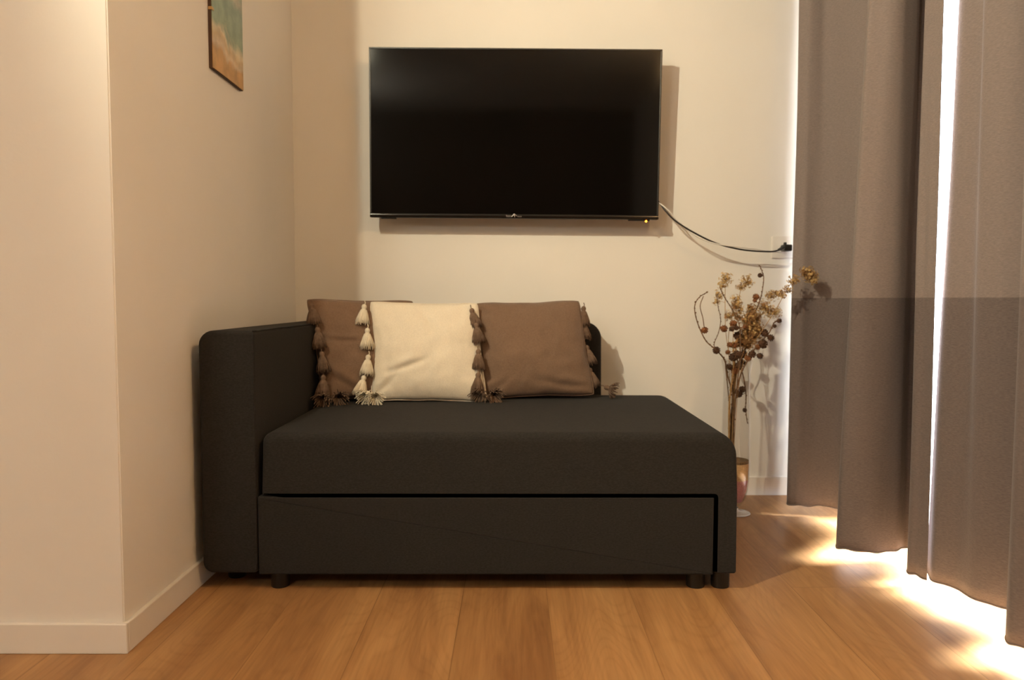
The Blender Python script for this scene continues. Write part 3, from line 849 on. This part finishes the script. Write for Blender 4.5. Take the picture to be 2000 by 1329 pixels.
sprig('pale feathery dried flower at the upper left of the bouquet', (0.815, 2.81, 0.21), [(0.815, 2.82, 0.5), (0.79, 2.82, 0.68), (0.785, 2.82, 0.84)],
      [(0.788, 2.82, 0.876, .016, 26), (0.775, 2.82, 0.850, .012, 12), (0.760, 2.82, 0.815, .012, 14), (0.752, 2.82, .79, .008, 8)], 11, dark=.1)
sprig('pale feathery dried flower left of the tallest twig', (0.82, 2.815, 0.21), [(0.822, 2.83, 0.5), (0.825, 2.84, 0.70), (0.85, 2.84, 0.84)],
      [(0.872, 2.84, 0.868, .017, 26), (0.85, 2.84, 0.845, .013, 14), (0.832, 2.84, 0.80, .012, 16), (0.838, 2.84, 0.782, .014, 18), (.846, 2.84, .76, .012, 14)], 12, dark=.15)
sprig('golden dried flower head reaching in front of the curtain', (0.816, 2.79, 0.21), [(0.825, 2.775, 0.45), (0.841, 2.758, 0.580), (0.862, 2.73, 0.635), (0.931, 2.71, 0.754), (0.984, 2.70, 0.855), (1.02, 2.70, 0.882), (1.045, 2.69, 0.886)],
      [(1.045, 2.69, 0.888, .017, 46), (1.060, 2.69, 0.872, .014, 34), (0.993, 2.70, 0.868, .014, 18), (0.975, 2.70, 0.835, .011, 14), (.957, 2.71, .815, .011, 12), (1.028, 2.69, .900, .010, 14)], 13, dark=.4)
sprig('pale dried flower on the right of the bouquet beside the curtain', (0.82, 2.82, 0.21), [(0.83, 2.83, 0.5), (0.88, 2.83, 0.65), (0.935, 2.83, 0.76)],
      [(0.93, 2.83, 0.770, .018, 26), (0.958, 2.83, 0.813, .014, 20), (0.975, 2.83, 0.752, .016, 24), (0.985, 2.83, 0.82, .011, 14), (.955, 2.83, .752, .014, 18), (.91, 2.83, .735, .015, 24)], 14, dark=.3)
sprig('dense brown dried flowers massed in the middle of the bouquet', (0.818, 2.805, 0.21), [(0.825, 2.80, 0.5), (0.855, 2.80, 0.62), (0.872, 2.80, 0.74)],
      [(0.880, 2.80, 0.735, .020, 56), (0.862, 2.80, 0.715, .018, 50), (0.872, 2.80, 0.69, .020, 56), (0.890, 2.80, 0.67, .020, 50), (0.855, 2.80, 0.668, .020, 56), (0.868, 2.80, 0.645, .018, 44), (0.845, 2.80, 0.64, .016, 36), (.890, 2.80, .705, .018, 40), (.878, 2.8, .765, .013, 24), (.905, 2.80, .69, .014, 26)], 15, dark=.75)
sprig('sparse pale dried flower between the left twigs', (0.81, 2.80, 0.21), [(0.805, 2.81, 0.5), (0.800, 2.82, 0.65), (0.81, 2.82, 0.72)],
      [(0.812, 2.82, 0.745, .014, 18), (0.795, 2.82, 0.735, .010, 10), (0.835, 2.82, 0.735, .012, 14), (.825, 2.82, .775, .010, 10)], 16, dark=.5)

# ------------------------------------------------------------------ curtains
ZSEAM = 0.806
def curtain(name, label, top, bot, group=None, ztop=2.42, zbot=0.043, sag=0.006, seed=1, nsub=10, ridges=()):
    """a pleated cloth: plan curve at the rod and at the hem, blended down its height"""
    root = empty(name, (bot[0][0], bot[0][1], 0), label, 'curtain', group)
    off = Vector(root.location)
    bot = [(x*0.985, y*0.985) for x, y in bot]
    T_ = spline([(x, y, 0) for x, y in top], nsub); B_ = spline([(x, y, 0) for x, y in bot], nsub)
    n = len(T_)
    zs = [zbot + (ztop-zbot)*k/70 for k in range(71)]
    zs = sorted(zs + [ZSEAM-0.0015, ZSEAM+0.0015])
    bm = bmesh.new()
    rows = []
    for z in zs:
        t = (z-zbot)/(2.0-zbot)
        row = []
        for i in range(n):
            s = i/(n-1)
            p = B_[i].lerp(T_[i], t)
            for (ri, ra, rw) in ridges:
                g_ = ra*math.exp(-((i/nsub-ri)/rw)**2)
                p.x -= g_*0.8; p.y -= g_*0.6
            # soft cloth irregularity
            p.x += 0.006*noise.noise(Vector((i*.11, z*1.1, seed)))
            p.y += 0.006*noise.noise(Vector((i*.11, z*1.1, seed+7)))
            zz = z + (sag*noise.noise(Vector((i*.15, 0, seed+3)))*max(0, 1-z/0.5))
            row.append(bm.verts.new(Vector((p.x, p.y, zz))-off))
        rows.append(row)
    for k in range(len(rows)-1):
        for i in range(n-1):
            f = bm.faces.new((rows[k][i], rows[k][i+1], rows[k+1][i+1], rows[k+1][i]))
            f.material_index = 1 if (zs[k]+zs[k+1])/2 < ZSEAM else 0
    # cloth thickness
    bmesh.ops.recalc_face_normals(bm, faces=bm.faces)
    me = bpy.data.meshes.new('cloth')
    bm.to_mesh(me); 
    hem_pts = [v.co.copy() for v in rows[0]]
    bm.free()
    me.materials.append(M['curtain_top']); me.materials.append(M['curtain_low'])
    me.polygons.foreach_set('use_smooth', [True]*len(me.polygons))
    o = bpy.data.objects.new('cloth', me); COL.objects.link(o); o.parent = root
    so_ = o.modifiers.new('thickness', 'SOLIDIFY'); so_.thickness = 0.0022; so_.offset = 0
    hm = tube(bmesh.new(), hem_pts, 0.0026, 6)
    obj('hem', hm, M['curtain_low'], root, smooth=True)
    return root

curtain('curtain', 'left grey-brown blackout curtain with a darker lower half, beside the wall socket',
        top=[(1.17, 2.985), (1.10, 2.915), (1.052, 2.85), (1.085, 2.815), (1.135, 2.80), (1.175, 2.735), (1.215, 2.64), (1.19, 2.52), (1.11, 2.40), (1.075, 2.32), (1.10, 2.275), (1.150, 2.262), (1.188, 2.285), (1.225, 2.335), (1.245, 2.29), (1.215, 2.20), (1.140, 2.150), (1.140, 2.110), (1.143, 2.060)],
        bot=[(1.165, 3.02), (1.085, 2.91), (1.030, 2.818), (1.065, 2.795), (1.120, 2.790), (1.185, 2.765), (1.225, 2.68), (1.20, 2.56), (1.08, 2.42), (1.008, 2.325), (1.040, 2.285), (1.110, 2.272), (1.172, 2.285), (1.215, 2.315), (1.240, 2.27), (1.205, 2.18), (1.118, 2.115), (1.123, 2.075), (1.134, 2.045)], seed=1, ridges=[(2.9, .007, .22), (5.5, .006, .25), (9.2, .006, .25), (7.5, -.01, .6)])
curtain('curtain', 'right grey-brown blackout curtain running out of the frame past the bright gap',
        top=[(1.228, 2.108), (1.186, 2.04), (1.205, 1.975), (1.170, 1.93), (1.190, 1.865), (1.235, 1.83), (1.20, 1.76), (1.15, 1.72), (1.145, 1.665), (1.20, 1.62), (1.19, 1.52), (1.12, 1.45), (1.13, 1.36), (1.21, 1.30), (1.18, 1.18), (1.12, 1.10), (1.15, 0.98), (1.2, 0.85), (1.15, 0.72)],
        bot=[(1.172, 2.115), (1.148, 2.04), (1.180, 1.975), (1.180, 1.92), (1.205, 1.87), (1.240, 1.83), (1.22, 1.76), (1.14, 1.71), (1.108, 1.655), (1.15, 1.60), (1.19, 1.52), (1.12, 1.45), (1.10, 1.36), (1.19, 1.30), (1.18, 1.18), (1.10, 1.10), (1.13, 0.98), (1.2, 0.85), (1.15, 0.72)], seed=5)
rod = tube(bmesh.new(), [(1.18, 0.62, 2.45), (1.18, 3.069, 2.45)], 0.012, 16)
tag(obj('curtain_rod', rod, M['steel'], smooth=True, angle=50), 'steel rod both curtains hang from', 'curtain rod')

# ------------------------------------------------------------------ the lamps themselves
cl = empty('ceiling_spotlight', (LAMP.x, LAMP.y, ZC), 'ceiling spotlight on a short stem, aimed at the back wall', 'lamp')
obj('canopy', lathe(bmesh.new(), [(0.05, 0), (0.05, -0.018), (0.046, -0.022), (0.006, -0.023)], 32, cap0=True, cap1=True), M['steel'], cl, smooth=True, angle=40)
obj('stem', tube(bmesh.new(), [(0, 0, -0.02), (0, 0, -0.18)], 0.006, 10), M['steel'], cl, smooth=True)
d = AIM
hb = lathe(bmesh.new(), [(0.030, 0.028), (0.030, 0.10), (0.026, 0.106), (0.001, 0.106)], 28)
hd_ = obj('lamp_head', hb, M['steel'], cl, smooth=True, angle=40)
hd_.rotation_euler = (-d).to_track_quat('Z', 'Y').to_euler(); hd_.location = LAMP - Vector((LAMP.x, LAMP.y, ZC))
